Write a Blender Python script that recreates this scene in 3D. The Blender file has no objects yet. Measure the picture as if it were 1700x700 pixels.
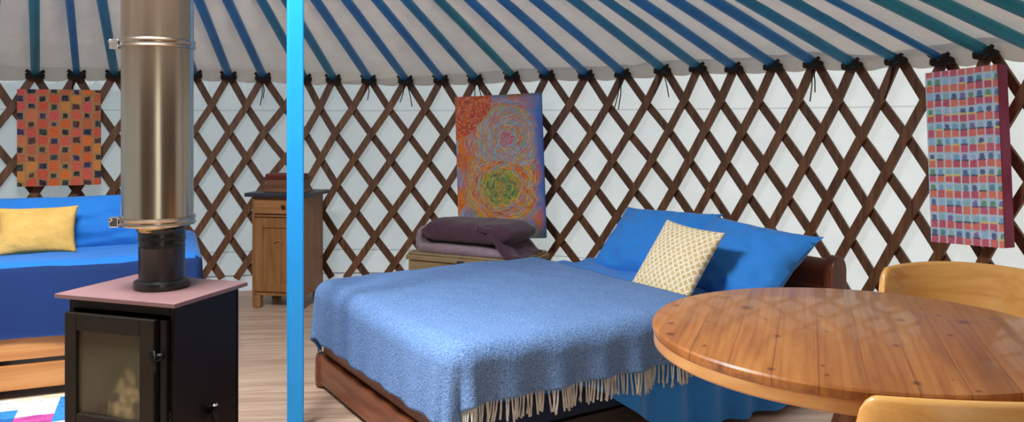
import bpy, bmesh, math, random
from mathutils import Vector, Matrix, noise
random.seed(7)
PI = math.pi
SC = bpy.context.scene
COL = SC.collection

# ------------------------------------------------------------------ helpers
def lin(h):
    if isinstance(h, str):
        h = h.lstrip('#'); c = [int(h[i:i+2], 16)/255 for i in (0, 2, 4)]
    else:
        c = h
    return tuple((x/12.92 if x <= .04045 else ((x+.055)/1.055)**2.4) for x in c) + (1.0,)

def nt_new(name):
    m = bpy.data.materials.new(name); m.use_nodes = True
    nt = m.node_tree
    return m, nt, nt.nodes['Principled BSDF']

def N(nt, t, **kw):
    n = nt.nodes.new(t)
    for k, v in kw.items():
        if k in n.inputs: n.inputs[k].default_value = v
        else: setattr(n, k, v)
    return n

def mat(name, col, rough=.6, metal=0., col2=None, nscale=8., stretch=(1, 1, 1), bump=0., bscale=None, coat=0., sheen=0., spec=.5, detail=4.):
    m, nt, p = nt_new(name)
    p.inputs['Roughness'].default_value = rough
    p.inputs['Metallic'].default_value = metal
    p.inputs['Coat Weight'].default_value = coat
    p.inputs['Sheen Weight'].default_value = sheen
    p.inputs['Specular IOR Level'].default_value = spec
    p.inputs['Base Color'].default_value = lin(col)
    if col2 is not None or bump:
        tc = N(nt, 'ShaderNodeTexCoord'); mp = N(nt, 'ShaderNodeMapping')
        mp.inputs['Scale'].default_value = stretch
        nt.links.new(tc.outputs['Object'], mp.inputs['Vector'])
        nz = N(nt, 'ShaderNodeTexNoise', Scale=nscale, Detail=detail)
        nt.links.new(mp.outputs[0], nz.inputs['Vector'])
        if col2 is not None:
            r = N(nt, 'ShaderNodeValToRGB')
            r.color_ramp.elements[0].position = .3; r.color_ramp.elements[1].position = .7
            r.color_ramp.elements[0].color = lin(col); r.color_ramp.elements[1].color = lin(col2)
            nt.links.new(nz.outputs['Fac'], r.inputs['Fac'])
            nt.links.new(r.outputs[0], p.inputs['Base Color'])
        if bump:
            b = N(nt, 'ShaderNodeBump', Strength=bump, Distance=.01)
            if bscale:
                n2 = N(nt, 'ShaderNodeTexNoise', Scale=bscale, Detail=3.)
                nt.links.new(mp.outputs[0], n2.inputs['Vector'])
                nt.links.new(n2.outputs['Fac'], b.inputs['Height'])
            else:
                nt.links.new(nz.outputs['Fac'], b.inputs['Height'])
            nt.links.new(b.outputs[0], p.inputs['Normal'])
    return m

def wood(name, dark, mid, light, axis=0, scale=1., rough=.5, knots=0., rot=0., coat=0., plank=0., plank_dark=.75, spec=.5, grain=False):
    """grain runs along object axis; optional plank joints (width plank, across the grain)"""
    m, nt, p = nt_new(name)
    L = nt.links.new
    tc = N(nt, 'ShaderNodeTexCoord'); mp = N(nt, 'ShaderNodeMapping')
    mp.inputs['Rotation'].default_value = (0, 0, rot)
    L(tc.outputs['Object'], mp.inputs['Vector'])
    st = [14*scale]*3; st[axis] = 1.0*scale
    m2 = N(nt, 'ShaderNodeMapping'); m2.inputs['Scale'].default_value = st
    L(mp.outputs[0], m2.inputs['Vector'])
    vec = m2.outputs[0]
    if plank:
        # every plank shifts its own grain
        sx = N(nt, 'ShaderNodeSeparateXYZ'); L(mp.outputs[0], sx.inputs[0])
        ac = 1 if axis == 0 else 0
        d = N(nt, 'ShaderNodeMath', operation='DIVIDE'); L(sx.outputs[ac], d.inputs[0]); d.inputs[1].default_value = plank
        fl = N(nt, 'ShaderNodeMath', operation='FLOOR'); L(d.outputs[0], fl.inputs[0])
        fr = N(nt, 'ShaderNodeMath', operation='FRACT'); L(d.outputs[0], fr.inputs[0])
        wn = N(nt, 'ShaderNodeTexWhiteNoise', noise_dimensions='1D'); L(fl.outputs[0], wn.inputs['W'])
        va = N(nt, 'ShaderNodeVectorMath', operation='MULTIPLY_ADD')
        L(wn.outputs['Color'], va.inputs[0]); va.inputs[1].default_value = (40, 40, 40); L(vec, va.inputs[2])
        vec = va.outputs[0]
    nz = N(nt, 'ShaderNodeTexNoise', Scale=1.3, Detail=6., Roughness=.6, Distortion=.6)
    L(vec, nz.inputs['Vector'])
    r = N(nt, 'ShaderNodeValToRGB'); e = r.color_ramp.elements
    e[0].position = .3; e[0].color = lin(dark); e[1].position = .72; e[1].color = lin(light)
    k = e.new(.5); k.color = lin(mid)
    L(nz.outputs['Fac'], r.inputs['Fac'])
    out = r.outputs[0]
    if grain:     # fine growth lines
        m4 = N(nt, 'ShaderNodeMapping'); s4 = [9.]*3; s4[axis] = .55; m4.inputs['Scale'].default_value = s4; L(mp.outputs[0], m4.inputs['Vector'])
        va4 = N(nt, 'ShaderNodeVectorMath', operation='MULTIPLY_ADD'); L(wn.outputs['Color'], va4.inputs[0]); va4.inputs[1].default_value = (9, 9, 9); L(m4.outputs[0], va4.inputs[2])
        wv = N(nt, 'ShaderNodeTexWave', Scale=1.6, Distortion=9., Detail=3.); wv.inputs['Detail Scale'].default_value = 1.2; wv.bands_direction = 'X'; L(va4.outputs[0], wv.inputs['Vector'])
        mx0 = N(nt, 'ShaderNodeMix', data_type='RGBA', blend_type='MULTIPLY'); mr0 = N(nt, 'ShaderNodeMapRange'); L(wv.outputs['Fac'], mr0.inputs['Value'])
        mr0.inputs['From Min'].default_value = .35; mr0.inputs['From Max'].default_value = 0.; mr0.inputs['To Max'].default_value = .34
        L(mr0.outputs[0], mx0.inputs['Factor']); L(out, mx0.inputs['A']); mx0.inputs['B'].default_value = (.62, .48, .38, 1); out = mx0.outputs['Result']
    def mul(out, fac_socket, col):
        mx = N(nt, 'ShaderNodeMix', data_type='RGBA', blend_type='MULTIPLY')
        L(fac_socket, mx.inputs['Factor']); L(out, mx.inputs['A']); mx.inputs['B'].default_value = col
        return mx.outputs['Result']
    if plank:
        # tone per plank + dark joint
        mr = N(nt, 'ShaderNodeMapRange'); L(wn.outputs['Value'], mr.inputs['Value'])
        mr.inputs['To Min'].default_value = 0.; mr.inputs['To Max'].default_value = 1.
        out = mul(out, mr.outputs[0], (plank_dark, plank_dark*.95, plank_dark*.92, 1))
        a = N(nt, 'ShaderNodeMath', operation='SUBTRACT'); L(fr.outputs[0], a.inputs[0]); a.inputs[1].default_value = .5
        b = N(nt, 'ShaderNodeMath', operation='ABSOLUTE'); L(a.outputs[0], b.inputs[0])
        c = N(nt, 'ShaderNodeMapRange'); L(b.outputs[0], c.inputs['Value'])
        c.inputs['From Min'].default_value = .475; c.inputs['From Max'].default_value = .5
        out = mul(out, c.outputs[0], (.55, .45, .38, 1))
    if knots:
        sc = [6.5]*3; sc[axis] = 4.4
        m3 = N(nt, 'ShaderNodeMapping'); m3.inputs['Scale'].default_value = sc
        L(mp.outputs[0], m3.inputs['Vector'])
        vo = N(nt, 'ShaderNodeTexVoronoi', Scale=1.0); vo.voronoi_dimensions = '2D'
        if plank:
            pass
        L(m3.outputs[0], vo.inputs['Vector'])
        sc_ = N(nt, 'ShaderNodeSeparateColor'); L(vo.outputs['Color'], sc_.inputs[0])
        ra = N(nt, 'ShaderNodeMath', operation='POWER'); L(sc_.outputs[0], ra.inputs[0]); ra.inputs[1].default_value = 1.6
        rb_ = N(nt, 'ShaderNodeMath', operation='MULTIPLY_ADD'); L(ra.outputs[0], rb_.inputs[0]); rb_.inputs[1].default_value = 1.1; rb_.inputs[2].default_value = .12
        dv = N(nt, 'ShaderNodeMath', operation='DIVIDE'); L(vo.outputs['Distance'], dv.inputs[0]); L(rb_.outputs[0], dv.inputs[1])
        c = N(nt, 'ShaderNodeMapRange'); L(dv.outputs[0], c.inputs['Value'])
        c.inputs['From Min'].default_value = .13*knots; c.inputs['From Max'].default_value = .04*knots
        out = mul(out, c.outputs[0], (.42, .28, .2, 1))
    L(out, p.inputs['Base Color'])
    p.inputs['Roughness'].default_value = rough
    p.inputs['Coat Weight'].default_value = coat
    p.inputs['Specular IOR Level'].default_value = spec
    bu = N(nt, 'ShaderNodeBump', Strength=.12, Distance=.004); L(nz.outputs['Fac'], bu.inputs['Height']); L(bu.outputs[0], p.inputs['Normal'])
    return m

def col_mat(name, rough=.7, bump=.3, bscale=120.):
    m, nt, p = nt_new(name)
    a = N(nt, 'ShaderNodeVertexColor', layer_name='Col')
    tc = N(nt, 'ShaderNodeTexCoord'); nz = N(nt, 'ShaderNodeTexNoise', Scale=bscale, Detail=3.)
    nt.links.new(tc.outputs['Object'], nz.inputs['Vector'])
    b = N(nt, 'ShaderNodeBump', Strength=bump, Distance=.004)
    nt.links.new(nz.outputs['Fac'], b.inputs['Height']); nt.links.new(b.outputs[0], p.inputs['Normal'])
    nt.links.new(a.outputs['Color'], p.inputs['Base Color'])
    p.inputs['Roughness'].default_value = rough
    return m

class MB:
    def __init__(s): s.v = []; s.f = []; s.c = None
    def add(s, vs, fs):
        o = len(s.v); s.v += [tuple(v) for v in vs]; s.f += [tuple(i+o for i in f) for f in fs]; return s
    def box(s, x0, x1, y0, y1, z0, z1, M=None):
        vs = [Vector((x, y, z)) for z in (z0, z1) for y in (y0, y1) for x in (x0, x1)]
        if M: vs = [M @ v for v in vs]
        return s.add(vs, [(0, 2, 3, 1), (4, 5, 7, 6), (0, 1, 5, 4), (2, 6, 7, 3), (0, 4, 6, 2), (1, 3, 7, 5)])
    def grid(s, fn, nu, nv, closed_u=False):
        vs = [fn(i/nu, j/nv) for j in range(nv+1) for i in range(nu + (0 if closed_u else 1))]
        w = nu if closed_u else nu+1
        fs = []
        for j in range(nv):
            for i in range(nu):
                i2 = (i+1) % w if closed_u else i+1
                fs.append((j*w+i, j*w+i2, (j+1)*w+i2, (j+1)*w+i))
        return s.add(vs, fs)
    def tube(s, pts, r, n=8, caps=True, flat=None):
        pts = [Vector(p) for p in pts]; m = len(pts)
        rs = r if isinstance(r, (list, tuple)) else [r]*m
        vs = []; ref = None
        for k, p in enumerate(pts):
            t = (pts[min(k+1, m-1)]-pts[max(k-1, 0)]).normalized()
            if ref is None:
                ref = Vector((0, 0, 1)) if abs(t.z) < .95 else Vector((1, 0, 0))
            u = t.cross(ref).normalized(); w = u.cross(t).normalized(); ref = w
            for i in range(n):
                a = 2*PI*(i+.5)/n
                vs.append(p+u*math.cos(a)*rs[k]+w*math.sin(a)*rs[k]*(flat or 1))
        fs = [(k*n+i, k*n+(i+1) % n, (k+1)*n+(i+1) % n, (k+1)*n+i) for k in range(m-1) for i in range(n)]
        if caps: fs += [tuple(range(n-1, -1, -1)), tuple((m-1)*n+i for i in range(n))]
        return s.add(vs, fs)
    def lathe(s, prof, n=32, c=(0, 0, 0), caps=True):
        vs = []
        for (r, z) in prof:
            for i in range(n):
                a = 2*PI*i/n; vs.append((c[0]+r*math.cos(a), c[1]+r*math.sin(a), c[2]+z))
        m = len(prof)
        fs = [(k*n+i, k*n+(i+1) % n, (k+1)*n+(i+1) % n, (k+1)*n+i) for k in range(m-1) for i in range(n)]
        if caps: fs += [tuple(range(n-1, -1, -1)), tuple((m-1)*n+i for i in range(n))]
        return s.add(vs, fs)
    def prism(s, outline, axis_fn, d0, d1):
        n = len(outline)
        vs = [axis_fn(a, b, d0) for a, b in outline]+[axis_fn(a, b, d1) for a, b in outline]
        fs = [tuple(range(n)), tuple(range(2*n-1, n-1, -1))]+[(i, n+i, n+(i+1) % n, (i+1) % n) for i in range(n)]
        return s.add(vs, fs)
    def build(s, name, m, parent=None, smooth=False, bevel=0., seg=2, loc=None, rotz=None, subsurf=0, auto=None):
        me = bpy.data.meshes.new(name)
        me.from_pydata(s.v, [], s.f)
        bm = bmesh.new(); bm.from_mesh(me); bmesh.ops.recalc_face_normals(bm, faces=bm.faces); bm.to_mesh(me); bm.free()
        me.materials.append(m)
        if smooth:
            for p in me.polygons: p.use_smooth = True
        if auto:
            me.set_sharp_from_angle(angle=math.radians(auto))
        if s.c:
            at = me.color_attributes.new('Col', 'FLOAT_COLOR', 'POINT')
            for i, c in enumerate(s.c): at.data[i].color = (c[0], c[1], c[2], 1)
        o = bpy.data.objects.new(name, me); COL.objects.link(o)
        if parent is not None: o.parent = parent
        if loc is not None: o.location = loc
        if rotz is not None: o.rotation_euler = (0, 0, rotz)
        if bevel:
            b = o.modifiers.new('bevel', 'BEVEL'); b.width = bevel; b.segments = seg; b.limit_method = 'ANGLE'; b.angle_limit = .6
        if subsurf:
            b = o.modifiers.new('sub', 'SUBSURF'); b.levels = subsurf; b.render_levels = subsurf
        return o

def tag(o, label=None, cat=None, group=None, kind=None):
    if label: o['label'] = label
    if cat: o['category'] = cat
    if group: o['group'] = group
    if kind: o['kind'] = kind
    return o
def thing(name, label, cat, loc=(0, 0, 0), rotz=0., group=None):
    o = bpy.data.objects.new(name, None); COL.objects.link(o); o.empty_display_size = .1
    o.location = loc; o.rotation_euler = (0, 0, rotz)
    return tag(o, label, cat, group)
def fr(x): return x-math.floor(x)
def sm(a, b, x):
    t = max(0., min(1., (x-a)/(b-a))); return t*t*(3-2*t)
def nz3(x, y, z=0.): return noise.noise(Vector((x, y, z)))

# ------------------------------------------------------------------ camera (x right, y into the tent, z up)
F = 1350.; EYE = 1.35; YH = 200.
cam = bpy.data.cameras.new('camera'); co = bpy.data.objects.new('camera', cam); COL.objects.link(co)
co.location = (0, 0, EYE); co.rotation_euler = (PI/2, 0, 0)
cam.sensor_fit = 'HORIZONTAL'; cam.sensor_width = 36.; cam.lens = F/1700*36; cam.shift_y = -150/1700
cam.clip_start = .05; cam.clip_end = 200
SC.camera = co

YC = (-1.24, 2.49)          # centre of the tent
RL = 4.0                    # lattice radius
CROWN = (-1.45, 2.50); RCR = .6; ZCR = 2.75
def cyl(th, r, z): return Vector((YC[0]+r*math.sin(th), YC[1]+r*math.cos(th), z))
def wall_hit(x, R=RL):
    u = (x-850)/F; a = 1+u*u; b = -2*(u*YC[0]+YC[1]); c = YC[0]**2+YC[1]**2-R*R
    z = (-b+math.sqrt(b*b-4*a*c))/(2*a)
    return u*z, z

# ------------------------------------------------------------------ materials
M = {}
M['wall'] = None
def canvas(name, c, trans, seams=()):
    m, nt, p = nt_new(name); L = nt.links.new
    out = nt.nodes['Material Output']
    tc = N(nt, 'ShaderNodeTexCoord')
    nz = N(nt, 'ShaderNodeTexNoise', Scale=3., Detail=6., Roughness=.6); L(tc.outputs['Object'], nz.inputs['Vector'])
    mp = N(nt, 'ShaderNodeMapping'); mp.inputs['Scale'].default_value = (14, 14, 2.); L(tc.outputs['Object'], mp.inputs['Vector'])
    n2 = N(nt, 'ShaderNodeTexNoise', Scale=1.6, Detail=4.); L(mp.outputs[0], n2.inputs['Vector'])
    r = N(nt, 'ShaderNodeValToRGB'); r.color_ramp.elements[0].position = .3; r.color_ramp.elements[1].position = .7
    cc = lin(c)
    r.color_ramp.elements[0].color = tuple(x*.90 for x in cc[:3])+(1,); r.color_ramp.elements[1].color = cc
    L(nz.outputs['Fac'], r.inputs['Fac'])
    col = r.outputs[0]
    sx = N(nt, 'ShaderNodeSeparateXYZ'); L(tc.outputs['Object'], sx.inputs[0])
    for (z, wd, dk) in seams:
        a = N(nt, 'ShaderNodeMath', operation='SUBTRACT'); L(sx.outputs[2], a.inputs[0]); a.inputs[1].default_value = z
        b = N(nt, 'ShaderNodeMath', operation='ABSOLUTE'); L(a.outputs[0], b.inputs[0])
        q = N(nt, 'ShaderNodeMapRange'); L(b.outputs[0], q.inputs['Value'])
        q.inputs['From Min'].default_value = wd; q.inputs['From Max'].default_value = wd*.4
        mx = N(nt, 'ShaderNodeMix', data_type='RGBA', blend_type='MULTIPLY'); L(q.outputs[0], mx.inputs['Factor']); L(col, mx.inputs['A'])
        mx.inputs['B'].default_value = (dk, dk, dk, 1); col = mx.outputs['Result']
    df = N(nt, 'ShaderNodeBsdfDiffuse'); tl = N(nt, 'ShaderNodeBsdfTranslucent')
    L(col, df.inputs['Color']); L(col, tl.inputs['Color'])
    b = N(nt, 'ShaderNodeBump', Strength=.5, Distance=.03); L(n2.outputs['Fac'], b.inputs['Height'])
    L(b.outputs[0], df.inputs['Normal'])
    mix = N(nt, 'ShaderNodeMixShader', Fac=trans); L(df.outputs[0], mix.inputs[1]); L(tl.outputs[0], mix.inputs[2])
    L(mix.outputs[0], out.inputs['Surface'])
    nt.nodes.remove(p)
    return m
M['canvas'] = canvas('wall_canvas', '#f2f2f2', .58, [(1.43, .006, .72), (.31, .006, .6), (.12, .008, .35)])
M['lining'] = canvas('roof_lining', '#d9cdc0', .28)
M['felt'] = mat('brown_felt_lining', '#5e5146', .95, col2='#6b5d50', nscale=4, bump=.3)
M['lattice'] = wood('lattice_wood', '#4a2c17', '#714626', '#8f5f38', axis=2, scale=2.2, rough=.55)
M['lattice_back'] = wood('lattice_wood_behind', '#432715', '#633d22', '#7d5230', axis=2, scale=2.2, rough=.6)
M['pole1'] = mat('pole_blue_paint', '#0f82c8', .4, col2='#0b70b4', nscale=6)
M['pole2'] = mat('pole_teal_paint', '#1090a8', .4, col2='#0c7c98', nscale=6)
M['pole3'] = mat('pole_mid_paint', '#0e86bc', .4, col2='#0d7aa0', nscale=6)
M['post'] = mat('post_bright_blue_paint', '#1aa3ee', .38, col2='#119be8', nscale=5)
M['tie'] = mat('dark_rope', '#241a16', .9, bump=.4, nscale=60)
M['floor'] = wood('floor_boards', '#a98a74', '#c4a58c', '#d8bca2', axis=0, scale=1.1, rough=.45, plank=.125, plank_dark=.84, rot=math.radians(-5))
M['iron'] = mat('black_stove_steel', '#0b0706', .5, col2='#120b09', nscale=9, spec=.18)
M['stove_top'] = mat('reddish_stove_top', '#765654', .42, col2='#694a49', nscale=7, spec=.6)
M['stove_door'] = mat('dark_brown_cast_iron', '#1c1610', .55, col2='#231c14', nscale=14, spec=.15)
M['black_pipe'] = mat('black_enamel_pipe', '#12120f', .28, spec=.5)
M['steel'] = mat('brushed_stainless_steel', '#c4b6a4', .23, 1.0, bump=.05, nscale=3., stretch=(9, 9, .25), col2='#ac9d8a')
M['brass'] = mat('heat_tinted_steel', '#b59a62', .25, 1.0)
M['chrome'] = mat('bright_chrome', '#e4e6ea', .12, 1.0)
M['blue_sheet'] = mat('bright_blue_cotton', '#2280d2', .8, col2='#1f7ac9', nscale=3, bump=.25, bscale=18, sheen=.15)
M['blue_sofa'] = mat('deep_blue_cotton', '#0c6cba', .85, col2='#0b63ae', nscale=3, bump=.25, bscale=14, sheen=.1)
M['blue_valance'] = mat('dark_blue_cotton', '#062c62', .9, col2='#062758', nscale=3, bump=.25, bscale=14)  # the daybed's own cloth with shade put into the colour
M['navy'] = mat('dark_navy_cloth', '#0c1c3c', .9)
M['throw'] = mat('mottled_blue_wool', '#4a6c9c', .95, col2='#819dc6', nscale=150, bump=.5, spec=.1, detail=6)
M['fringe'] = mat('pale_wool_fringe', '#d2d0c6', .95, col2='#a9a8a2', nscale=30)
M['yellow'] = mat('mustard_yellow_weave', '#cfa557', .9, col2='#bd9349', nscale=9, bump=.4, bscale=70)
M['bedwood'] = wood('reddish_brown_bed_wood', '#5a2b16', '#7d4325', '#975836', axis=0, scale=1.4, rough=.35)
M['bedwood_y'] = wood('reddish_brown_bed_wood_across', '#5a2b16', '#7d4325', '#975836', axis=1, scale=1.4, rough=.35)
M['bedwood_z'] = wood('bed_post_wood', '#4c2412', '#6d3a20', '#824a2c', axis=2, scale=1.4, rough=.35)
M['pine_table'] = wood('varnished_pine_planks', '#8f5220', '#ab692c', '#bd7d3c', axis=1, scale=.9, rough=.33, knots=1.0, plank=.105, plank_dark=.86, coat=.15, grain=True)
M['pine_rim'] = mat('varnished_pine_edge', '#b87a3e', .3, col2='#d09a5c', nscale=6, stretch=(1, 1, 5), coat=.3)
M['chair_wood'] = wood('honey_pine_chair', '#cf8f45', '#e3a95c', '#eebb74', axis=0, scale=.8, rough=.35, knots=.4, coat=.1)
M['chair_wood_z'] = wood('honey_pine_legs', '#c2853f', '#d79b52', '#e5b06a', axis=2, scale=.8, rough=.35, coat=.1)
M['cab'] = wood('brown_pine_cabinet', '#7a4f2c', '#94643a', '#a9784a', axis=2, scale=1.0, rough=.4)
M['cab_x'] = wood('brown_pine_drawer_front', '#855730', '#a06d40', '#b37f4e', axis=0, scale=1.0, rough=.4)
M['cab_top'] = mat('dark_slate_paint', '#2d3238', .35, col2='#383d43', nscale=12)
M['dark_wood'] = mat('very_dark_wood', '#2a1a12', .6)
M['knob'] = mat('dark_turned_knob', '#2a1c14', .4)
M['redlid'] = mat('red_brown_lid', '#6a2420', .5, col2='#7b2f28', nscale=8)
M['boxwood'] = wood('small_box_wood', '#5d3622', '#75472e', '#8a5a3c', axis=0, scale=1.2, rough=.5)
M['wicker'] = mat('weathered_chest_wood', '#8d7350', .8, col2='#a88f66', nscale=5, stretch=(1.5, 1, 30), bump=.6)
M['wicker_dark'] = mat('shaded_chest_wood', '#6b5a3c', .85, col2='#7d6a48', nscale=5, stretch=(1.5, 1, 30), bump=.6)
M['maroon'] = mat('dark_maroon_fleece', '#4a2c38', .95, col2='#55333f', nscale=25, bump=.3, sheen=.2)
M['mauve'] = mat('grey_mauve_fleece', '#8f7880', .95, col2='#9d868c', nscale=25, bump=.3, sheen=.2)
M['board'] = wood('orange_pine_boards', '#a8672f', '#c17f42', '#d29657', axis=0, scale=1.0, rough=.4)
M['frame_dark'] = mat('daybed_dark_frame', '#20140d', .7)
M['paint'] = col_mat('painted_canvas')
M['paint_edge_maroon'] = mat('maroon_canvas_edge', '#a83e62', .7, col2='#983555', nscale=8)
M['paint_edge_blue'] = mat('blue_canvas_edge', '#2c5aa8', .7, col2='#1f4c97', nscale=8)
M['paint_edge_orange'] = mat('brown_canvas_edge', '#7d4a33', .7)
M['weave'] = col_mat('woven_cloth', .95, .5, 200.)
M['ground'] = mat('outside_grass', '#6f7d52', .95, col2='#838c62', nscale=2)
M['glass'] = None
M['glass'] = col_mat('sooty_stove_glass', .25, 0.)
M['glass'].node_tree.nodes['Principled BSDF'].inputs['Specular IOR Level'].default_value = .2
M['glass'].node_tree.nodes['Principled BSDF'].inputs['Transmission Weight'].default_value = 0.
M['ash'] = mat('grey_ash_and_logs', '#7b7158', .9, col2='#a79f80', nscale=14, bump=.5)

# ------------------------------------------------------------------ the setting
def disc(z, r, n=96, c=YC): return MB().add([(c[0]+r*math.cos(2*PI*i/n), c[1]+r*math.sin(2*PI*i/n), z) for i in range(n)], [tuple(range(n))])
fl = MB().lathe([(.001, -.06), (4.2, -.06), (4.2, 0), (.001, 0)], 96, (YC[0], YC[1], 0)).build('floor', M['floor']); tag(fl, kind='structure')
gr = disc(-.08, 40).build('ground', M['ground']); tag(gr, kind='structure')

DOOR_TH = math.atan2(1.78, -3.58); DHW = .5/4.07     # the doorway is behind the camera
def wall_arc(t0, t1, z0, z1, n):
    def fn(u, v):
        th = t0+(t1-t0)*u; z = z0+(z1-z0)*v
        r = 4.075+.012*nz3(th*9, z*1.2)
        return cyl(th, r, z)
    return MB().grid(fn, n, 24)
HALF = math.radians(62)
w = wall_arc(DOOR_TH+HALF, DOOR_TH+2*PI-HALF, -.02, 1.86, 300).build('wall_back', M['canvas'], smooth=True); tag(w, kind='structure')
for nm, a, b in (('wall_front_left', DOOR_TH+DHW, DOOR_TH+HALF), ('wall_front_right', DOOR_TH-HALF, DOOR_TH-DHW)):
    w = wall_arc(a, b, -.02, 1.86, 60).build(nm, M['felt'], smooth=True); tag(w, kind='structure')  # unseen walls; dark opaque lining added to cut the fill light
dl = wall_arc(DOOR_TH-DHW, DOOR_TH+DHW, 1.74, 1.86, 12).build('trim_1', M['post'], smooth=True); tag(dl, kind='structure')
for k, s in enumerate((-1, 1)):
    th = DOOR_TH+s*DHW; c = cyl(th, 4.05, 0)
    jm = MB().box(-.05, .05, -.06, .06, 0, 1.80).build('trim_%d' % (k+2), M['post'], loc=c, rotz=-th, bevel=.006); tag(jm, kind='structure')

# knots where poles meet the lattice: image x, image y of every one in the photograph
KX = [58, 127, 190, 255, 322, 380, 437, 505, 554, 613, 674, 733, 790, 851, 909, 974, 1035, 1101, 1160, 1220, 1285, 1352, 1417, 1490, 1567, 1640]
KY = [122, 122, 122, 122, 122, 124, 126, 128, 129, 130, 131, 130, 129, 124, 122, 122, 120, 113, 110, 110, 106, 102, 104, 96, 96, 84]
TH = {}; KZ = {}
for i, (x, y) in enumerate(zip(KX, KY)):
    X, Y = wall_hit(x)
    TH[i] = math.atan2(X-YC[0], Y-YC[1]); KZ[i] = EYE+(YH-y)*Y/F
ds = .0701
for i in range(-1, -9, -1): TH[i] = TH[i+1]-ds; KZ[i] = KZ[0]
for i in range(26, 36): TH[i] = TH[i-1]+.073; KZ[i] = KZ[24]
def interp(D, x):
    x = max(-8., min(34.99, x)); i = math.floor(x); f = x-i
    return D[i]*(1-f)+D[i+1]*f

# roof lining: hangs in shallow bays between the poles
def zwall(th):
    best = -8
    for i in range(-8, 35):
        if TH[i] <= th: best = i
    if th < TH[-8] or th > TH[35]: return 1.70
    a, b = TH[best], TH[min(best+1, 35)]
    f = (th-a)/(b-a) if b > a else 0
    return interp(KZ, best+f)
def thk(th):   # running index between poles
    if th < TH[-8]: return (th-TH[-8])/ds
    if th > TH[35]: return 35+(th-TH[35])/ds
    for i in range(-8, 35):
        if TH[i] <= th <= TH[i+1]: return i+(th-TH[i])/(TH[i+1]-TH[i])
    return 0.
T0 = TH[-8]-.4; nT = 720
tlist = [T0+2*PI*k/nT for k in range(nT)]
def roof_fn(u, v):
    th = tlist[int(round(u*nT)) % nT]
    b = thk(th); f = fr(b)
    bay = math.sin(PI*f)
    z0 = zwall(th)
    P = cyl(th, 4.0, z0+.045); Q = Vector((CROWN[0]+RCR*math.sin(th), CROWN[1]+RCR*math.cos(th), ZCR+.05))
    if v < .06:          # short valance that drops behind the pole ends
        k = v/.06
        p = cyl(th, 4.05, z0-.035-.02*bay*(1+nz3(b*1.7, 3.))) * (1-k) + (P+Vector((0, 0, 0)))*k
        return p
    s = (v-.06)/.94
    p = P.lerp(Q, s)
    sag = -.028*bay*(math.sin(PI*min(1, s*1.15+.05)) if s < .82 else .2)
    wr = .012*nz3(b*.9, s*16., 1.)*bay+.012*nz3(b*2.3+5, s*5.)+.010*nz3(b*1.2, s*42., 5.)*bay
    big = .05*math.exp(-((b-22.7)/.8)**2)*math.exp(-(s/.22)**2)
    p.z += sag+wr-big
    return p
roof = MB().grid(roof_fn, nT, 120, closed_u=True).build('ceiling', M['lining'], smooth=True); tag(roof, kind='structure')
ring = MB().lathe([(RCR-.05, -.05), (RCR+.03, -.05), (RCR+.03, .05), (RCR-.05, .05), (RCR-.05, -.05)], 48, (CROWN[0], CROWN[1], ZCR), caps=False).build('trim_4', M['post'], auto=30); tag(ring, kind='structure')

# ------------------------------------------------------------------ lattice (four folding sections)
PER = .41
def drift(i): return max(0., min(.15, (i-5)*.011))
def node(i, k):
    """crossing k rows below the top; i counts knots along the wall"""
    ii = i+drift(i)*k*.5
    if k <= 0: z = interp(KZ, ii)-.005-k*.02
    else: z = interp(KZ, i)-.245-(k-1)*PER/2
    return interp(TH, ii), z
def slat(mb, i0, sgn, r, lean=0):
    pts = []
    ks = [-.22, 0, 1, 2, 3, 4, 5, 6, 7, 7.6]
    for k in ks:
        i = i0+sgn*max(k, 0)*.5+(sgn*k*.3 if k < 0 else 0)
        th, z = node(i, k)
        pts.append((th, max(z, .015)))
    # ribbon
    prev = None; vs = []
    hw = .0265*(1+.12*nz3(i0*1.3, sgn*2.)); t = .009
    P = []
    for a, b in zip(pts[:-1], pts[1:]):
        for q in range(3): P.append((a[0]+(b[0]-a[0])*q/3, a[1]+(b[1]-a[1])*q/3))
    P.append(pts[-1])
    for k, (th, z) in enumerate(P):
        a = P[max(k-1, 0)]; b = P[min(k+1, len(P)-1)]
        d = Vector(((b[0]-a[0])*r, b[1]-a[1])).normalized(); n = Vector((-d.y, d.x))
        for (s, q) in ((-1, -1), (1, -1), (1, 1), (-1, 1)):
            vs.append(cyl(th+n.x*hw*s/r, r+q*t, z+n.y*hw*s))
    m = len(P)
    fs = [(k*4+i, k*4+(i+1) % 4, (k+1)*4+(i+1) % 4, (k+1)*4+i) for k in range(m-1) for i in range(4)]
    fs += [(3, 2, 1, 0), tuple((m-1)*4+i for i in range(4))]
    mb.add(vs, fs)
SECT = [(-5, 3, 'brown criss-cross lattice section behind the blue daybed and checked painting'),
        (4, 10, 'brown criss-cross lattice section behind the brown cabinet and blue post'),
        (11, 20, 'brown criss-cross lattice section behind the spiral painting and bed pillows'),
        (21, 31, 'brown criss-cross lattice section behind the tall gridded painting at right')]
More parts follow.
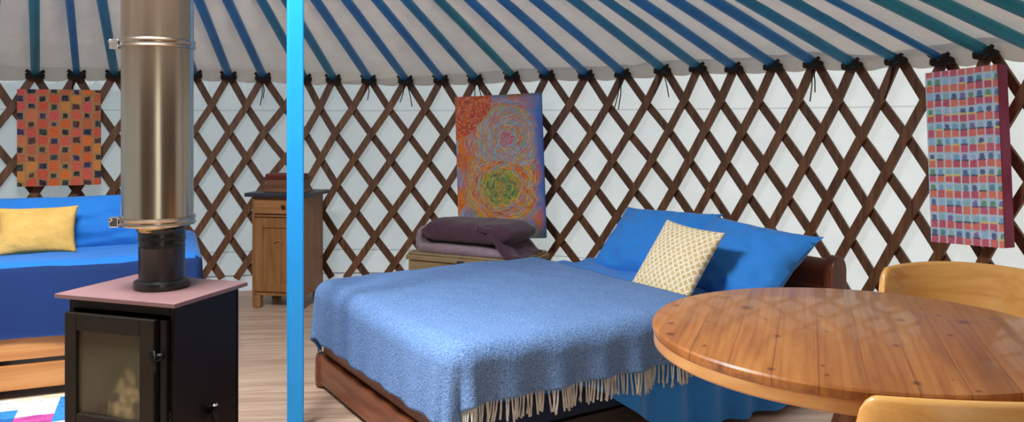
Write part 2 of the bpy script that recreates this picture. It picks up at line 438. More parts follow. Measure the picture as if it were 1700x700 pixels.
for (a, b, lab) in SECT:
    e = thing('lattice_panel', lab, 'lattice', cyl(interp(TH, (a+b)/2), RL, 0), group='folding lattice sections round the wall')
    inv = Matrix.Translation(-Vector(e.location))
    back = MB(); front = MB(); tl_ = []
    for i in range(a, b+1):
        slat(back, i, 1, 4.03); slat(front, i, -1, 4.002)
        # leather lacing at crossings that hangs loose under a few knots
        if i in (6, 9, 10, 12, 16, 17, 21, 23, 1):
            th, z = TH[i], KZ[i]-.05
            for q in range(2):
                L = random.uniform(.12, .24); o = random.uniform(-.02, .02)
                ties = MB(); tl_.append(ties)
                ties.tube([cyl(th+o*.3, 3.985, z), cyl(th+o*.6+.002, 3.98, z-L*.5), cyl(th+o, 3.985, z-L)], .004, 5)
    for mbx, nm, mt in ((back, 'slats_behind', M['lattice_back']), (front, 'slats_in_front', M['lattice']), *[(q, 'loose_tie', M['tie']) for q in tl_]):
        if not mbx.v: continue
        mbx.v = [tuple(inv @ Vector(v)) for v in mbx.v]
        mbx.build(nm, mt, e)

# ------------------------------------------------------------------ roof poles, one object each
def pole_label(i):
    o = ['first', 'second', 'third', 'fourth', 'fifth', 'sixth', 'seventh', 'eighth']
    if i == -1: return 'blue roof pole at the left edge, outermost before the checked painting'
    if i == 0: return 'blue-green roof pole rising nearly upright above left corner of the checked painting'
    if i == 1: return 'narrow blue roof pole above the right half of the checked painting'
    if i == 2: return 'blue roof pole just left of the steel flue'
    if i == 3: return 'blue roof pole hidden behind the steel flue'
    if i == 4: return 'blue roof pole just right of the steel flue, its foot behind it'
    if i in (5, 6): return '%s roof pole footed in the gap between steel flue and blue post' % (['left blue', 'right blue'][i-5])
    if i == 7: return 'blue roof pole whose foot meets the wall behind the blue post'
    if 8 <= i <= 11: return 'blue roof pole, %s foot to the right of the blue post' % o[i-8]
    if i == 12: return 'blue roof pole ending over the middle left of the spiral painting'
    if i == 13: return 'teal roof pole ending over the middle right of the spiral painting'
    if i == 14: return 'blue roof pole ending at the top right corner of the spiral painting'
    if 15 <= i <= 22: return 'blue roof pole, %s foot to the right of the spiral painting' % o[i-15]
    if i == 23: return 'blue roof pole with the last clear foot before the gridded painting'
    if i == 24: return 'thin blue roof pole ending at the left corner of the gridded painting'
    if i == 25: return 'teal roof pole ending above the middle of the gridded painting'
    return 'teal roof pole in the upper right corner, %s beyond the gridded painting' % o[i-26]
def pole_mesh(i):
    th = TH[i]; z = KZ[i]
    P = cyl(th, 3.955, z+.005); Q = Vector((CROWN[0]+RCR*math.sin(th), CROWN[1]+RCR*math.cos(th), ZCR))
    return P, Q
for i in range(-1, 29):
    P, Q = pole_mesh(i)
    e = thing('roof_pole', pole_label(i), 'roof pole', P, group='painted roof poles')
    d = Q-P; n = 10
    pts = []
    for k in range(n+1):
        s = k/n; q = d*s
        q.z += .03*math.sin(PI*s)
        pts.append(q)
    start = -d.normalized()*.05
    col = ['pole1', 'pole3', 'pole1', 'pole1', 'pole3'][(i*7) % 5] if i < 25 else 'pole2'
    if i in (0, 13): col = 'pole2'
    sc = .62 if i == 24 else (.8 if i == 1 else 1.)
    MB().tube([start]+pts, [.024*sc]+[.031*sc]*(n+1), 8).build('shaft', M[col], e, smooth=True, auto=50)
    tm = MB()
    tdir = Vector((math.cos(th), -math.sin(th), 0)) if False else Vector((math.cos(TH[i]), -math.sin(TH[i]), 0))
    inward = Vector((-math.sin(TH[i]), -math.cos(TH[i]), 0))
    for q in range(3):
        zc = -.012-.014*q
        tm.tube([tdir*(.055*math.cos(a))+inward*(-.03+.055*math.sin(a))+Vector((0, 0, zc+.006*math.sin(2*a+q))) for a in [2*PI*k/14 for k in range(15)]], .008, 5)
    tm.tube([tdir*-.058+Vector((0, 0, .016)), tdir*-.03+Vector((0, 0, -.004)), tdir*.03+Vector((0, 0, -.004)), tdir*.058+Vector((0, 0, .014))], .012, 6)
    tm.build('rope_loop', M['tie'], e)

# upright post
post = thing('support_post', 'tall bright sky-blue upright wooden post between stove and bed', 'post', (-.949, 3.56, 0))
MB().box(-.035, .035, -.035, .035, 0.0, 2.72).build('shaft', M['post'], post, bevel=.007, rotz=math.radians(18))
# ------------------------------------------------------------------ wood stove
ang = math.atan2(-.313, .95)
st = thing('wood_stove', 'black steel wood-burning stove with glass door and reddish flat top', 'stove', (-1.588, 2.82, 0), ang)
MB().box(0, .51, 0, .385, .735, .75).build('top_plate', M['stove_top'], st, bevel=.002)
body = MB()
t = .02
body.box(.03, .485, .345, .365, .10, .735).box(.03, .05, .035, .365, .10, .735).box(.465, .485, .03, .365, .10, .735).box(.03, .485, .03, .365, .10, .12)
body.box(.05, .465, .03, .06, .70, .735).box(.05, .465, .03, .06, .12, .20)
body.build('body', M['iron'], st, bevel=.003)
pl = MB().box(.06, .455, .06, .345, 0, .10); pl.build('plinth', M['iron'], st, bevel=.004)
door = MB()
dx0, dx1, dz0, dz1 = .045, .425, .295, .69
gx0, gx1, gz0, gz1 = .095, .365, .345, .63
door.box(dx0, gx0, .0, .03, dz0, dz1).box(gx1, dx1, .0, .03, dz0, dz1).box(gx0, gx1, .0, .03, dz0, gz0).box(gx0, gx1, .0, .03, gz1, dz1)
dr = door.build('door', M['stove_door'], st, bevel=.004)
gm = MB(); gm.c = []
for j in range(61):
    for i in range(41):
        u, v = i/40, j/60
        gm.v.append((gx0-.004+(gx1-gx0+.008)*u, .015, gz0-.004+(gz1-gz0+.008)*v))
        pile = sm(.10, -.06, v-(.08+.42*sm(.35, .75, u)-.30*sm(.85, 1., u)+.08*nz3(u*6, v*4)))
        c_ = lin('#453f2f')[:3]
        c_ = tuple(a*(1+.22*nz3(u*2.2, v*2.2, 4.)) for a in c_)
        lt = tuple(a*(1+.5*nz3(u*11, v*13, 2.)) for a in (lin('#75694a')[:3] if u > .45 else lin('#3a3023')[:3]))
        k = pile*sm(-.35, .2, nz3(u*5, v*6, 9.)+.2)
        gm.c.append(tuple(max(0, a*(1-k)+b*k) for a, b in zip(c_, lt)))
gm.f = [(j*41+i, j*41+i+1, (j+1)*41+i+1, (j+1)*41+i) for j in range(60) for i in range(40)]
gm.build('glass', M['glass'], dr)
hd = MB().tube([(.445, -.004, .57), (.446, -.022, .575), (.447, -.03, .60), (.452, -.028, .53)], .009, 8).tube([(.445, .03, .57), (.445, -.006, .57)], .012, 8)
hd.build('handle', M['iron'], dr, smooth=True)
lw = MB().box(dx0, dx1, .004, .03, .20, .285); lo = lw.build('ash_door', M['stove_door'], st, bevel=.004)
vt = MB()
for k in range(6): vt.lathe([(.007, 0), (.007, .004)], 10, (0, 0, 0)); vs = vt.v[-20:]; vt.v[-20:] = [(.12+k*.022+v[0], .003-v[2], .262+v[1]) for v in vs]
vt.build('vent_hole', mat('soot_black', '#050403', .9), lo)  # vent holes drawn as raised black discs
hb = MB().box(.44, .465, .012, .03, .20, .69); hb.build('door_jamb', M['iron'], st, bevel=.002)
lv = MB().tube([(.486, .20, .33), (.515, .20, .33)], .010, 8).tube([(.507, .20, .30), (.507, .20, .352)], .009, 8)
lv.build('side_lever', M['iron'], st, smooth=True)
tp = MB().lathe([(.012, 0), (.013, .004), (.010, .008)], 12, (.507, .20, .352)); tp.build('lever_knob', M['chrome'], st, smooth=True)
# burnt logs and ash inside
lg = MB()
for k in range(5):
    y = .12+.04*k; lg.tube([(.10+.03*k, y, .35+.015*k), (.25, y+.02, .37+.02*k), (.38-.01*k, y-.02, .36+.035*k)], [.03, .035, .03], 9)
lg.add(*(lambda g: (g.v, g.f))(MB().grid(lambda u, v: (.06+.40*u, .07+.27*v, .335+.09*u*v+.03*nz3(u*7, v*7)), 14, 10)))
lg.build('ash_bed', M['ash'], st, smooth=True)

fu = thing('stove_flue', 'tall stainless steel chimney flue rising from the stove top on black pipe', 'flue', (-1.262, 2.932, .75))
MB().lathe([(.001, 0), (.094, 0), (.096, .012), (.094, .026), (.084, .032), (.079, .034)], 40).build('base_collar', M['black_pipe'], fu, smooth=True, auto=40)
MB().lathe([(.078, .030), (.078, .145), (.0795, .147), (.0795, .150), (.078, .152), (.078, .17), (.0815, .172), (.0815, .18), (.080, .182), (.080, .21), (.0815, .212), (.0815, .218), (.072, .22)], 48).build('black_pipe', M['black_pipe'], fu, smooth=True, auto=40)
MB().lathe([(.079, .205), (.080, .208), (.080, .214), (.086, .222), (.095, .232), (.10, .236)], 48, (-.006, 0, 0), caps=False).build('tapered_adaptor', M['brass'], fu, smooth=True)
sx = -.015
def steel_prof(z0, z1, n=1): return [(.10, z0), (.1215, z0+.001), (.1215, z1)]
MB().lathe([(.11, .235), (.1205, .236), (.1205, .868)], 72, (sx, 0, 0)).build('steel_section', M['steel'], fu, smooth=True, auto=40)
MB().lathe([(.11, .868), (.1215, .869), (.1215, 1.78)], 72, (sx, 0, 0)).build('steel_section', M['steel'], fu, smooth=True, auto=40)
for z in (.236, .868):
    b = MB().lathe([(.121, -.016), (.1265, -.015), (.129, -.010), (.1255, -.004), (.1255, .004), (.129, .010), (.1265, .015), (.121, .016)], 72, (sx, 0, z+.006), caps=False).build('locking_band', M['steel'], fu, smooth=True, auto=35)
    s = MB().box(-.15+sx, -.118+sx, -.055, -.035, z-.014, z+.022).tube([(-.145+sx, -.06, z+.012), (-.145+sx, -.02, z+.012)], .007, 8)
    s.build('clamp_screw', M['chrome'], b, bevel=.003)

# ------------------------------------------------------------------ draping helper
def drape_map(a, b, rect, zt, e, off=0., fold=.02, freq=26., floor=.02, seed=0.):
    """cloth point (a, b) in plan -> where it lies on a box with plan rect (x0, x1, y0, y1), top zt, soft edge radius e"""
    x0, x1, y0, y1 = rect
    x0 += e; x1 -= e; y0 += e; y1 -= e
    qx = min(max(a, x0), x1); qy = min(max(b, y0), y1)
    dx, dy = a-qx, b-qy; d = math.hypot(dx, dy)
    z = zt+.008*nz3(a*3.1+seed, b*3.1)+.004*nz3(a*9+seed, b*9)
    if d < 1e-9: return Vector((a, b, z+off))
    nx, ny = dx/d, dy/d
    q = PI/2*e
    if d < q:
        w_ = e*math.sin(d/e); h = e*(1-math.cos(d/e))
    else:
        w_ = e+(d-q)*.05; h = e+(d-q)
    per = qx*1.0-qy*1.0+math.atan2(ny, nx)*.25
    hh = max(0., min(1., (h-.04)/.25))
    w_ += fold*(.22+.78*abs(ny))*hh*(math.sin(per*freq+2.*nz3(per*3+seed, 1.))+.6*nz3(per*9, 4.+seed))
    zz = z-h
    if zz < floor: w_ += (floor-zz)*.25; zz = floor+.004*nz3(a*9, b*9)
    return Vector((qx+nx*(w_+off), qy+ny*(w_+off), zz+off*(1 if h < e else .2)))

# ------------------------------------------------------------------ blue daybed at the left
D = Vector((.92, .39)).normalized(); dang = math.atan2(D.y, D.x)
sofa = thing('daybed', 'long daybed draped in deep blue cloth on two orange pine boards', 'daybed', (-1.62, 4.26, 0), dang)
SL = 2.1; SD = 1.0
def bx(mb, *a): return mb.box(*a)
b = MB()
for (x0, x1) in ((-SL+.02, -SL+.08), (-SL/2-.03, -SL/2+.03), (-.08, -.02)): b.box(x0, x1, .035, SD-.03, 0, .315)
b.box(-SL+.05, -.05, .07, SD-.06, .29, .32)
b.build('frame', M['frame_dark'], sofa)
for (z0, z1) in ((.045, .165), (.19, .313)):
    MB().box(-SL, -.30, .005, .03, z0, z1).build('front_board', M['board'], sofa, bevel=.004)
srect = (-SL, 0., 0., SD)
def cover_fn(u, v):
    a = -SL-.36+(SL+.72)*u; bq = -.37+(SD+.74)*v
    dz = .0
    p = drape_map(a, bq, srect, .66, .05, 0., .010, 11., .30, 3.)
    return p
NU, NV = 150, 90
top_ = MB(); sides_ = MB(); cv = MB().grid(cover_fn, NU, NV)
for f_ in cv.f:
    (top_ if min(cv.v[i][2] for i in f_) > .625 else sides_).f.append(f_)  # hanging sides of the cover take the blue with painted-in shade
for q, nm, mt in ((top_, 'seat_cover', M['blue_sofa']), (sides_, 'valance', M['blue_valance'])):
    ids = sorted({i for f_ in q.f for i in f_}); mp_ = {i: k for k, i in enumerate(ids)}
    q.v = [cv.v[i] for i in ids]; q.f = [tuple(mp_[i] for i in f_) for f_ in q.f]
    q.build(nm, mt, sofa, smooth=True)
MB().box(-SL+.04, -.04, .04, SD-.04, .32, .62).build('mattress', M['navy'], sofa, bevel=.03)

def pillow_mesh(w, h, t, ear=.04, n=36, seed=0., wr=.012, colfn=None, power=.45):
    mb = MB(); cols = []
    def pt(u, v, s):
        x = 2*u-1; y = 2*v-1
        ed = max(0., (1-x*x)*(1-y*y))
        px = x*w/2*(1-.055*(1-abs(x)**2)*0-.06*(1-y*y)*abs(x)**3+ear*(abs(x*y)**3))
        py = y*h/2*(1-.06*(1-x*x)*abs(y)**3+ear*(abs(x*y)**3))
        th = t/2*(ed**power)
        edge = 1-ed
        wrk = wr*(nz3(x*2.3+seed, y*2.3, s*3.)+.6*nz3(x*6+seed, y*4.5, s*3+2.))*min(1., ed*2.5+.1)
        return (px, py, s*th+wrk)
    for s in (1, -1):
        mb.grid(lambda u, v: pt(u, v, s), n, n)
        if colfn: cols += [colfn(i/n, j/n) for j in range(n+1) for i in range(n+1)]
    mb.c = cols if colfn else None
    return mb
def weld(o, d=.0008):
    bm = bmesh.new(); bm.from_mesh(o.data); bmesh.ops.remove_doubles(bm, verts=bm.verts, dist=d)
    bmesh.ops.recalc_face_normals(bm, faces=bm.faces); bm.to_mesh(o.data); bm.free()
    for p in o.data.polygons: p.use_smooth = True
def place(o, origin, xdir, ydir):
    """local x along xdir, local y along ydir (leaning up), z = normal"""
    x = Vector(xdir).normalized(); z = x.cross(Vector(ydir)).normalized(); y = z.cross(x)
    o.matrix_world = Matrix(((x.x, y.x, z.x, origin[0]), (x.y, y.y, z.y, origin[1]), (x.z, y.z, z.z, origin[2]), (0, 0, 0, 1)))
def on(base, ang, x, y, z):
    c, s = math.cos(ang), math.sin(ang)
    return Vector((base[0]+c*x-s*y, base[1]+s*x+c*y, z))
SB = (-1.62, 4.26)
dX = Vector((math.cos(dang), math.sin(dang), 0)); dY = Vector((-math.sin(dang), math.cos(dang), 0))
def sofa_pillow(name, m, w, h, t, x, y, z, lean, label, cat, group=None, seed=0., yaw=0., **kw):
    o = pillow_mesh(w, h, t, seed=seed, **kw).build(name, m, smooth=True); weld(o)
    up = Vector((0, 0, 1))*math.cos(lean)+dY*math.sin(lean)
    xd = Matrix.Rotation(yaw, 3, 'Z') @ dX
    place(o, on(SB, dang, x, y, z), xd, up)
    return tag(o, label, cat, group)
sofa_pillow('back_cushion', M['blue_sofa'], 1.02, .33, .20, -.72, .56, .775, .36, 'long blue back cushion on the daybed, right one reaching behind the flue', 'cushion', 'blue back cushions on the daybed', 1.5, ear=.02, wr=.02)
sofa_pillow('back_cushion', M['blue_sofa'], 1.02, .32, .20, -1.73, .56, .765, .36, 'blue back cushion on the daybed at the left edge behind the yellow cushion', 'cushion', 'blue back cushions on the daybed', 7.5, ear=.02, wr=.02)
sofa_pillow('cushion', M['yellow'], 37e-2, .255, .11, -.80, .345, .775, .42, 'plain mustard yellow cushion on the blue daybed', 'cushion', None, 4.2, ear=.03, wr=.006)

# patchwork rug in front of the daybed
rug = MB(); nx, ny = 84, 60; RW, RH = 1.9, .85
pal = [lin(c)[:3] for c in ('#2f86c9', '#e7e9ef', '#e9e2b0', '#1c5fa3', '#c24a94', '#dfe6f0')]
rnd = random.Random(11); cells = {}
def rugcol(i, j):
    if j >= 57: return lin('#efe6b6')[:3] if i > 60 else lin('#dfe0ea')[:3]
    ci, cj = i//7, j//8
    if (ci, cj) not in cells: cells[(ci, cj)] = rnd.choice(pal)
    if ci in (10, 11) and cj >= 5: return pal[0]
    if ci == 9 and cj >= 5: return pal[1]
    if ci == 8 and cj >= 6: return pal[1] if i > 58 else pal[3]
    return cells[(ci, cj)]
rug.c = []
for j in range(ny):
    for i in range(nx):
        x0, x1 = RW*i/nx-RW, RW*(i+1)/nx-RW; y0, y1 = RH*j/ny-RH, RH*(j+1)/ny-RH
        h = .012+.003*nz3(i*.4, j*.4)
        rug.add([(x0, y0, h), (x1, y0, h), (x1, y1, h), (x0, y1, h)], [(0, 1, 2, 3)]); rug.c += [rugcol(i, j)]*4
for (a0, a1, b0, b1) in ((-RW, 0, -RH, -RH), (-RW, 0, 0, 0), (-RW, -RW, -RH, 0), (0, 0, -RH, 0)):
    rug.add([(a0, b0, 0), (a1, b1, 0), (a1, b1, .012), (a0, b0, .012)], [(0, 1, 2, 3)]); rug.c += [pal[1]]*4
ro = rug.build('patchwork_rug', M['weave'], loc=on(SB, dang, -.33, -.03, .001), rotz=dang)
tag(ro, 'blue, white and pale yellow patchwork rug on the floor before the daybed', 'rug')

# ------------------------------------------------------------------ paintings
def painting(name, W, H, T, nx, ny, colfn, edge_mat, label, cat='painting'):
    e = thing(name, label, cat)
    MB().box(-W/2, W/2, .002, T, 0, H).build('canvas_edge', edge_mat, e, bevel=.003)
    g = MB(); g.c = []
    # jittered to the painted relief
    for j in range(ny+1):
        for i in range(nx+1):
            u, v = i/nx, j/ny
            g.v.append((-W/2+W*u, -.001-.0015*nz3(u*40, v*60), H*v)); g.c.append(colfn(u, v))
    g.f = [(j*(nx+1)+i, j*(nx+1)+i+1, (j+1)*(nx+1)+i+1, (j+1)*(nx+1)+i) for j in range(ny) for i in range(nx)]
    g.build('painted_face', M['paint'], e)
    return e
def mix(a, b, t): return tuple(x*(1-t)+y*t for x, y in zip(a, b))
Cc = lambda h: lin(h)[:3]
# left: chequered orange with dark dots
chk = random.Random(3); chc = {}
OR = [Cc(c) for c in ('#e2662a', '#e8742f', '#d9573a', '#e0604a', '#dd8a3c', '#c9683f', '#e05a58')]
DK = [Cc(c) for c in ('#22263f', '#2c3a3a', '#2a2030', '#3d2b5a', '#283a2c', '#5a2c28')]
for ci in range(-1, 9):
    for cj in range(-1, 24): chc[(ci, cj)] = (chk.choice(OR), chk.choice(DK), chk.random())
def check_col(u, v):
    x = u*7.5+.25+.10*nz3(u*5, v*7, 3.); y = v*5.7+.12*nz3(u*6, v*8)
    ci = int(math.floor(x)); fx = x-ci
    yy = y+(.5 if ci % 2 else 0.); cj = int(math.floor(yy)); fy = yy-cj
    o, d, r = chc[(ci, cj)]
    o = mix(o, Cc('#df4f5a'), max(0, .8-u*2.2)*sm(.2, .7, v))
    # dark square sits between blocks
    if abs(fx-.5) < .27+.12*(r-.5) and fy < .30+.1*(r-.5): c = d
    elif fx < .07 or fx > .95: c = Cc('#b08a58') if r < .6 else Cc('#c9784a')
    elif fy < .40 or fy > .92: c = mix(o, Cc('#a8864e'), .75) if r < .7 else mix(o, Cc('#7d7a58'), .7)
    else: c = o
    return mix(c, (.9, .5, .3), .08*nz3(u*30, v*40))
X, Y = wall_hit(99, 3.86)
p1 = painting('checked_painting', .525, .685, .03, 140, 170, check_col, M['paint_edge_orange'], 'small orange chequered painting with dark dots hung above the daybed')
th = math.atan2(X-YC[0], Y-YC[1])
Yp = Y
p1.location = (X, Y, EYE+(YH-308)*Y/F); p1.rotation_euler = (0, 0, -th*.75)
# middle: swirling rings
def spiral_col(u, v):
    x, y = u*.66, v*1.12
    wx = .018*nz3(x*9, y*9, 1.)+.008*nz3(x*25, y*25, 2.); wy = .018*nz3(x*9, y*9, 5.)+.008*nz3(x*25, y*25, 6.)
    x += wx; y += wy
    cen = [(.335, .40, 1.0), (.395, .775, .95), (.10, 1.02, .6)]
    ds_ = [math.hypot((x-c[0])*(1.0), (y-c[1])*.95)/c[2] for c in cen]
    k = min(range(3), key=lambda i: ds_[i]); d = ds_[k]
    c = cen[k]; an = math.atan2(y-c[1], x-c[0])
    rr = d*52+an/(2*PI)+nz3(x*10, y*10)*.8
    ringi = int(math.floor(rr)); f = rr-ringi
    if k == 0:
        names = ('#5f7a3c', '#8d9a48', '#3f5a38', '#a8a044', '#c07a3c') if d < .135 else ('#d07a3a', '#c9a04a', '#8f9aa0', '#b8563a', '#d89a58', '#7f8a6a', '#c08a7a')
    elif k == 1:
        names = ('#c9605a', '#b87a80', '#8fa0b4') if d < .06 else ('#b08a8a', '#8fa2ba', '#c98a62', '#8a9a80', '#b86a5c', '#a8b0bc', '#cf9a60')
    else:
        names = ('#b8402c', '#d2602f', '#8e3a2a', '#d9863a', '#a84a3a', '#c86a5a')
    P = [Cc(q) for q in names]
    h = fr(math.sin((ringi+k*17)*12.9898)*43758.5)
    col = P[int(h*len(P)) % len(P)]
    seg = an*(2.2+d*26)+ringi*1.7
    h2 = fr(math.sin((ringi*3.1+math.floor(seg)*7.7))*9758.5)
    col = mix(col, P[int(h2*len(P)) % len(P)], .6)
    if f < .25: col = mix(col, Cc('#35302e'), .40)
    elif f > .8 and h2 > .5: col = mix(col, Cc('#d8d0b8'), .5)
    col = mix(col, tuple(.5+.5*nz3(u*60+q*9, v*90, q) for q in range(3)), .10)
    # warm field away from centres, cool streaks
    w_ = sm(.24, .36, d*c[2])
    n = nz3(x*7+3, y*6)+.5*nz3(x*22, y*18)
    warm = mix(Cc('#e0702c'), Cc('#b9532e'), sm(-.3, .4, n)); cool = mix(Cc('#5f86c4'), Cc('#94a4b8'), sm(-.2, .3, nz3(x*15, y*9, 3)))
    fld = warm if (nz3(x*5, y*5, 9.) > -.05) else cool
    col = mix(col, fld, w_*.6)
    lum = sum(col)/3; col = tuple(max(0, lum+(a-lum)*1.5)*1.08 for a in col)
    # blue down the right side and at the top right, dark green at lower corners
    rb = sm(.58-.13*sm(.75, 1, v)+.02*nz3(0, y*12), .66, x+.02*nz3(x*10, y*10, 7.))
    col = mix(col, mix(Cc('#2a66c0'), Cc('#1a8ac8'), sm(.8, 1., v)), rb*.9)
    col = mix(col, Cc('#33503c'), .8*sm(.16, .0, v)*(1-sm(.15, .35, abs(u-.5)*-1+.5)))
    col = mix(col, Cc('#4c5a36'), .6*sm(.965, 1., v)*sm(.3, .6, u))
    return col
p2 = painting('spiral_painting', .66, 1.07, .05, 170, 270, spiral_col, M['paint_edge_blue'], 'tall painting of swirling orange and green rings standing on the wooden chest')
p2.location = (-.075, 6.02, .475)
p2.rotation_euler = (math.radians(-3.5), math.radians(-2.6), -.20)
# right: rows of little red and blue figures on a white grid
rg = random.Random(5); rc = {}
RED = [Cc(c) for c in ('#c8413c', '#d85a44', '#b83048', '#d8683c', '#c23a5a')]
TOP = [Cc(c) for c in ('#2f5f8a', '#3f7f8a', '#8ab6cf', '#4a8f5a', '#2c4a7a', '#58a0c0', '#6a5a9a', '#7fb4b0')]
BG = [Cc(c) for c in ('#9cc0d8', '#a9cfe0', '#86b4d0', '#b8c4d8')]
for i in range(10):
    for j in range(14): rc[(i, j)] = (rg.choice(RED), rg.choice(TOP), rg.choice(BG), rg.random())
def grid_col(u, v):
    x = u*8.6; y = v*11.4+.25*nz3(u*3, 2.)*.3
    ci, cj = int(x), int(y); fx, fy = x-ci, y-cj
    r, t_, bgc, h = rc[(min(ci, 9), min(cj, 13))]
    if fx < .09 or fx > .95: return Cc('#d3dde6')
    if fy > .88: return mix(Cc('#a7c8dc'), Cc('#d3dde6'), h)
    w_ = abs(fx-.52)
    if fy < .48: c = r if (w_ < .40-.1*fy) else mix(r, Cc('#e0a0a0'), .6)
    elif fy < .86: c = t_ if w_ < .30-.2*abs(fy-.65) else bgc
    else: c = bgc
    if abs(fy-.48) < .05 and h > .4: c = Cc('#d8c04a') if h > .8 else Cc('#2c3050')
    return tuple(a*1.25 for a in mix(c, (.6, .6, .65), .12+.12*nz3(u*60, v*80)))
p3 = painting('gridded_painting', .40, .885, .075, 120, 200, grid_col, M['paint_edge_maroon'], 'tall painting of rows of small red and blue figures with maroon edge')
X, Y = wall_hit(1606, 3.86)
p3.location = (X-.005, Y, .728); 
thp = math.atan2(X-YC[0], Y-YC[1])
p3.rotation_euler = (math.radians(-1.0), math.radians(-3.2), -thp)

# ------------------------------------------------------------------ bedside cabinet, little box
CBZ = .83
cab = thing('bedside_cabinet', 'narrow brown pine cabinet with dark top behind the blue post', 'cabinet', (-1.685, 5.84, 0), -.17)
w2 = .195; dp = .36
cb = MB()
cb.box(-w2, -w2+.02, 0, dp, .09, CBZ-.03).box(w2-.02, w2, 0, dp, .09, CBZ-.03).box(-w2, w2, dp-.015, dp, .09, CBZ-.03).box(-w2+.02, w2-.02, .006, dp, .09, .115)
cb.box(-w2+.02, w2-.02, .006, .024, CBZ-.05, CBZ-.03).box(-w2+.02, w2-.02, .004, .03, .655, .672)
cb.build('carcass', M['cab'], cab, bevel=.002)
for (x, y) in ((-w2+.03, .03), (w2-.03, .03), (-w2+.03, dp-.03), (w2-.03, dp-.03)):
    MB().box(x-.03, x+.03, y-.03, y+.03, 0, .09).build('foot', M['cab'], cab, bevel=.01)
MB().box(-w2-.045, w2+.05, -.035, dp+.01, CBZ-.028, CBZ).build('cabinet_top', M['cab_top'], cab, bevel=.006)
dw = MB().box(-w2+.022, w2-.022, -.008, .012, .68, CBZ-.052).build('drawer', M['cab_x'], cab, bevel=.004)
MB().lathe([(.001, .03), (.012, .028), (.015, .018), (.008, .008), (.007, 0)], 16).build('knob', M['knob'], dw, smooth=True, loc=(.055, -.008, .735)).rotation_euler = (PI/2, 0, 0)
dd = MB()
a0, a1, c0, c1 = -w2+.024, w2-.024, .12, .65
dd.box(a0, a0+.06, -.008, .012, c0, c1).box(a1-.06, a1, -.008, .012, c0, c1).box(a0+.06, a1-.06, -.008, .012, c0, c0+.06).box(a0+.06, a1-.06, -.008, .012, c1-.07, c1)
dd = dd.build('door', M['cab'], cab, bevel=.003)
MB().box(a0+.055, a1-.055, .002, .010, c0+.05, c1-.06).build('door_panel', M['cab'], dd, bevel=.003)
MB().tube([(-.02, 0, .47), (.0, -.004, .49), (.02, -.004, .49), (.035, 0, .46)], .006, 8).build('carved_motif', M['cab_x'], dd, smooth=True)
bxo = thing('lidded_box', 'small wooden box with red lid sitting on the narrow cabinet', 'box', (-1.66, 6.0, CBZ), -.17)
bm_ = MB()
bm_.add([(-.165, -.09, 0), (.165, -.09, 0), (.165, .09, 0), (-.165, .09, 0), (-.145, -.08, .02), (.145, -.08, .02), (.145, .08, .02), (-.145, .08, .02), (-.14, -.08, .095), (.14, -.08, .095), (.14, .08, .095), (-.14, .08, .095)],
        [(3, 2, 1, 0), (0, 1, 5, 4), (1, 2, 6, 5), (2, 3, 7, 6), (3, 0, 4, 7), (4, 5, 9, 8), (5, 6, 10, 9), (6, 7, 11, 10), (7, 4, 8, 11), (8, 9, 10, 11)])
bm_.build('box_body', M['boxwood'], bxo, bevel=.004)
MB().box(-.15, .15, -.09, .09, .095, .108).box(-.135, .135, -.075, .075, .108, .13).build('lid', M['redlid'], bxo, bevel=.005)

# ------------------------------------------------------------------ chest and blankets
cang = math.atan2(-.39, .77)
ch = thing('blanket_chest', 'low weathered wooden chest with slatted lid behind the bed', 'chest', (-.735, 5.60, 0), cang)
CW, CD, CH = .865, .50, .45
cm = MB().box(.015, CW-.015, .015, CD-.015, 0, CH-.06); cm.build('chest_body', M['wicker'], ch, bevel=.006)
ld = MB().box(0, CW, 0, CD, CH-.055, CH-.02).box(.012, CW-.012, .012, CD-.012, CH-.02, CH); lo = ld.build('lid', M['wicker'], ch, bevel=.008)
MB().box(.42, .47, -.014, .002, CH-.10, CH-.035).tube([(.445, -.012, CH-.085), (.445, -.03, CH-.09), (.445, -.014, CH-.11)], .007, 8).build('latch', M['dark_wood'], ch, bevel=.003)
def blanket(name, m, x0, x1, y0, y1, z0, h, label, layers=1, seed=0., tail=None, bulge=.5):
    """folded blanket: rounded fold along the front and the left, soft top"""
    def fn(u, v):
        # u round the section (closed), v along the length
        a = 2*PI*u; cy = math.cos(a); cz = math.sin(a)
        hx = sm(0, .10, v)*sm(1., .90, v)
        ry = (y1-y0)/2*(.90+.10*hx); rz = h/2*(.42+.58*hx**.6)
        yy = math.copysign(abs(cy)**.55, cy)*ry; zz = math.copysign(abs(cz)**.6, cz)*rz
        x = x0+(x1-x0)*v
        zz += .010*nz3(x*7+seed, yy*6)*(1 if zz > 0 else 0)+.004*nz3(x*20+seed, yy*20)
        return Vector((x, (y0+y1)/2+yy, max(z0+h/2+zz, z0)))
    g = MB().grid(fn, 44, 50, closed_u=True)
    n = 44; g.f.append(tuple(range(n))); g.f.append(tuple(50*n+i for i in range(n))[::-1])
    o = g.build(name, m, smooth=True, loc=(-.735, 5.60, 0), rotz=cang)
    return tag(o, label, 'blanket')
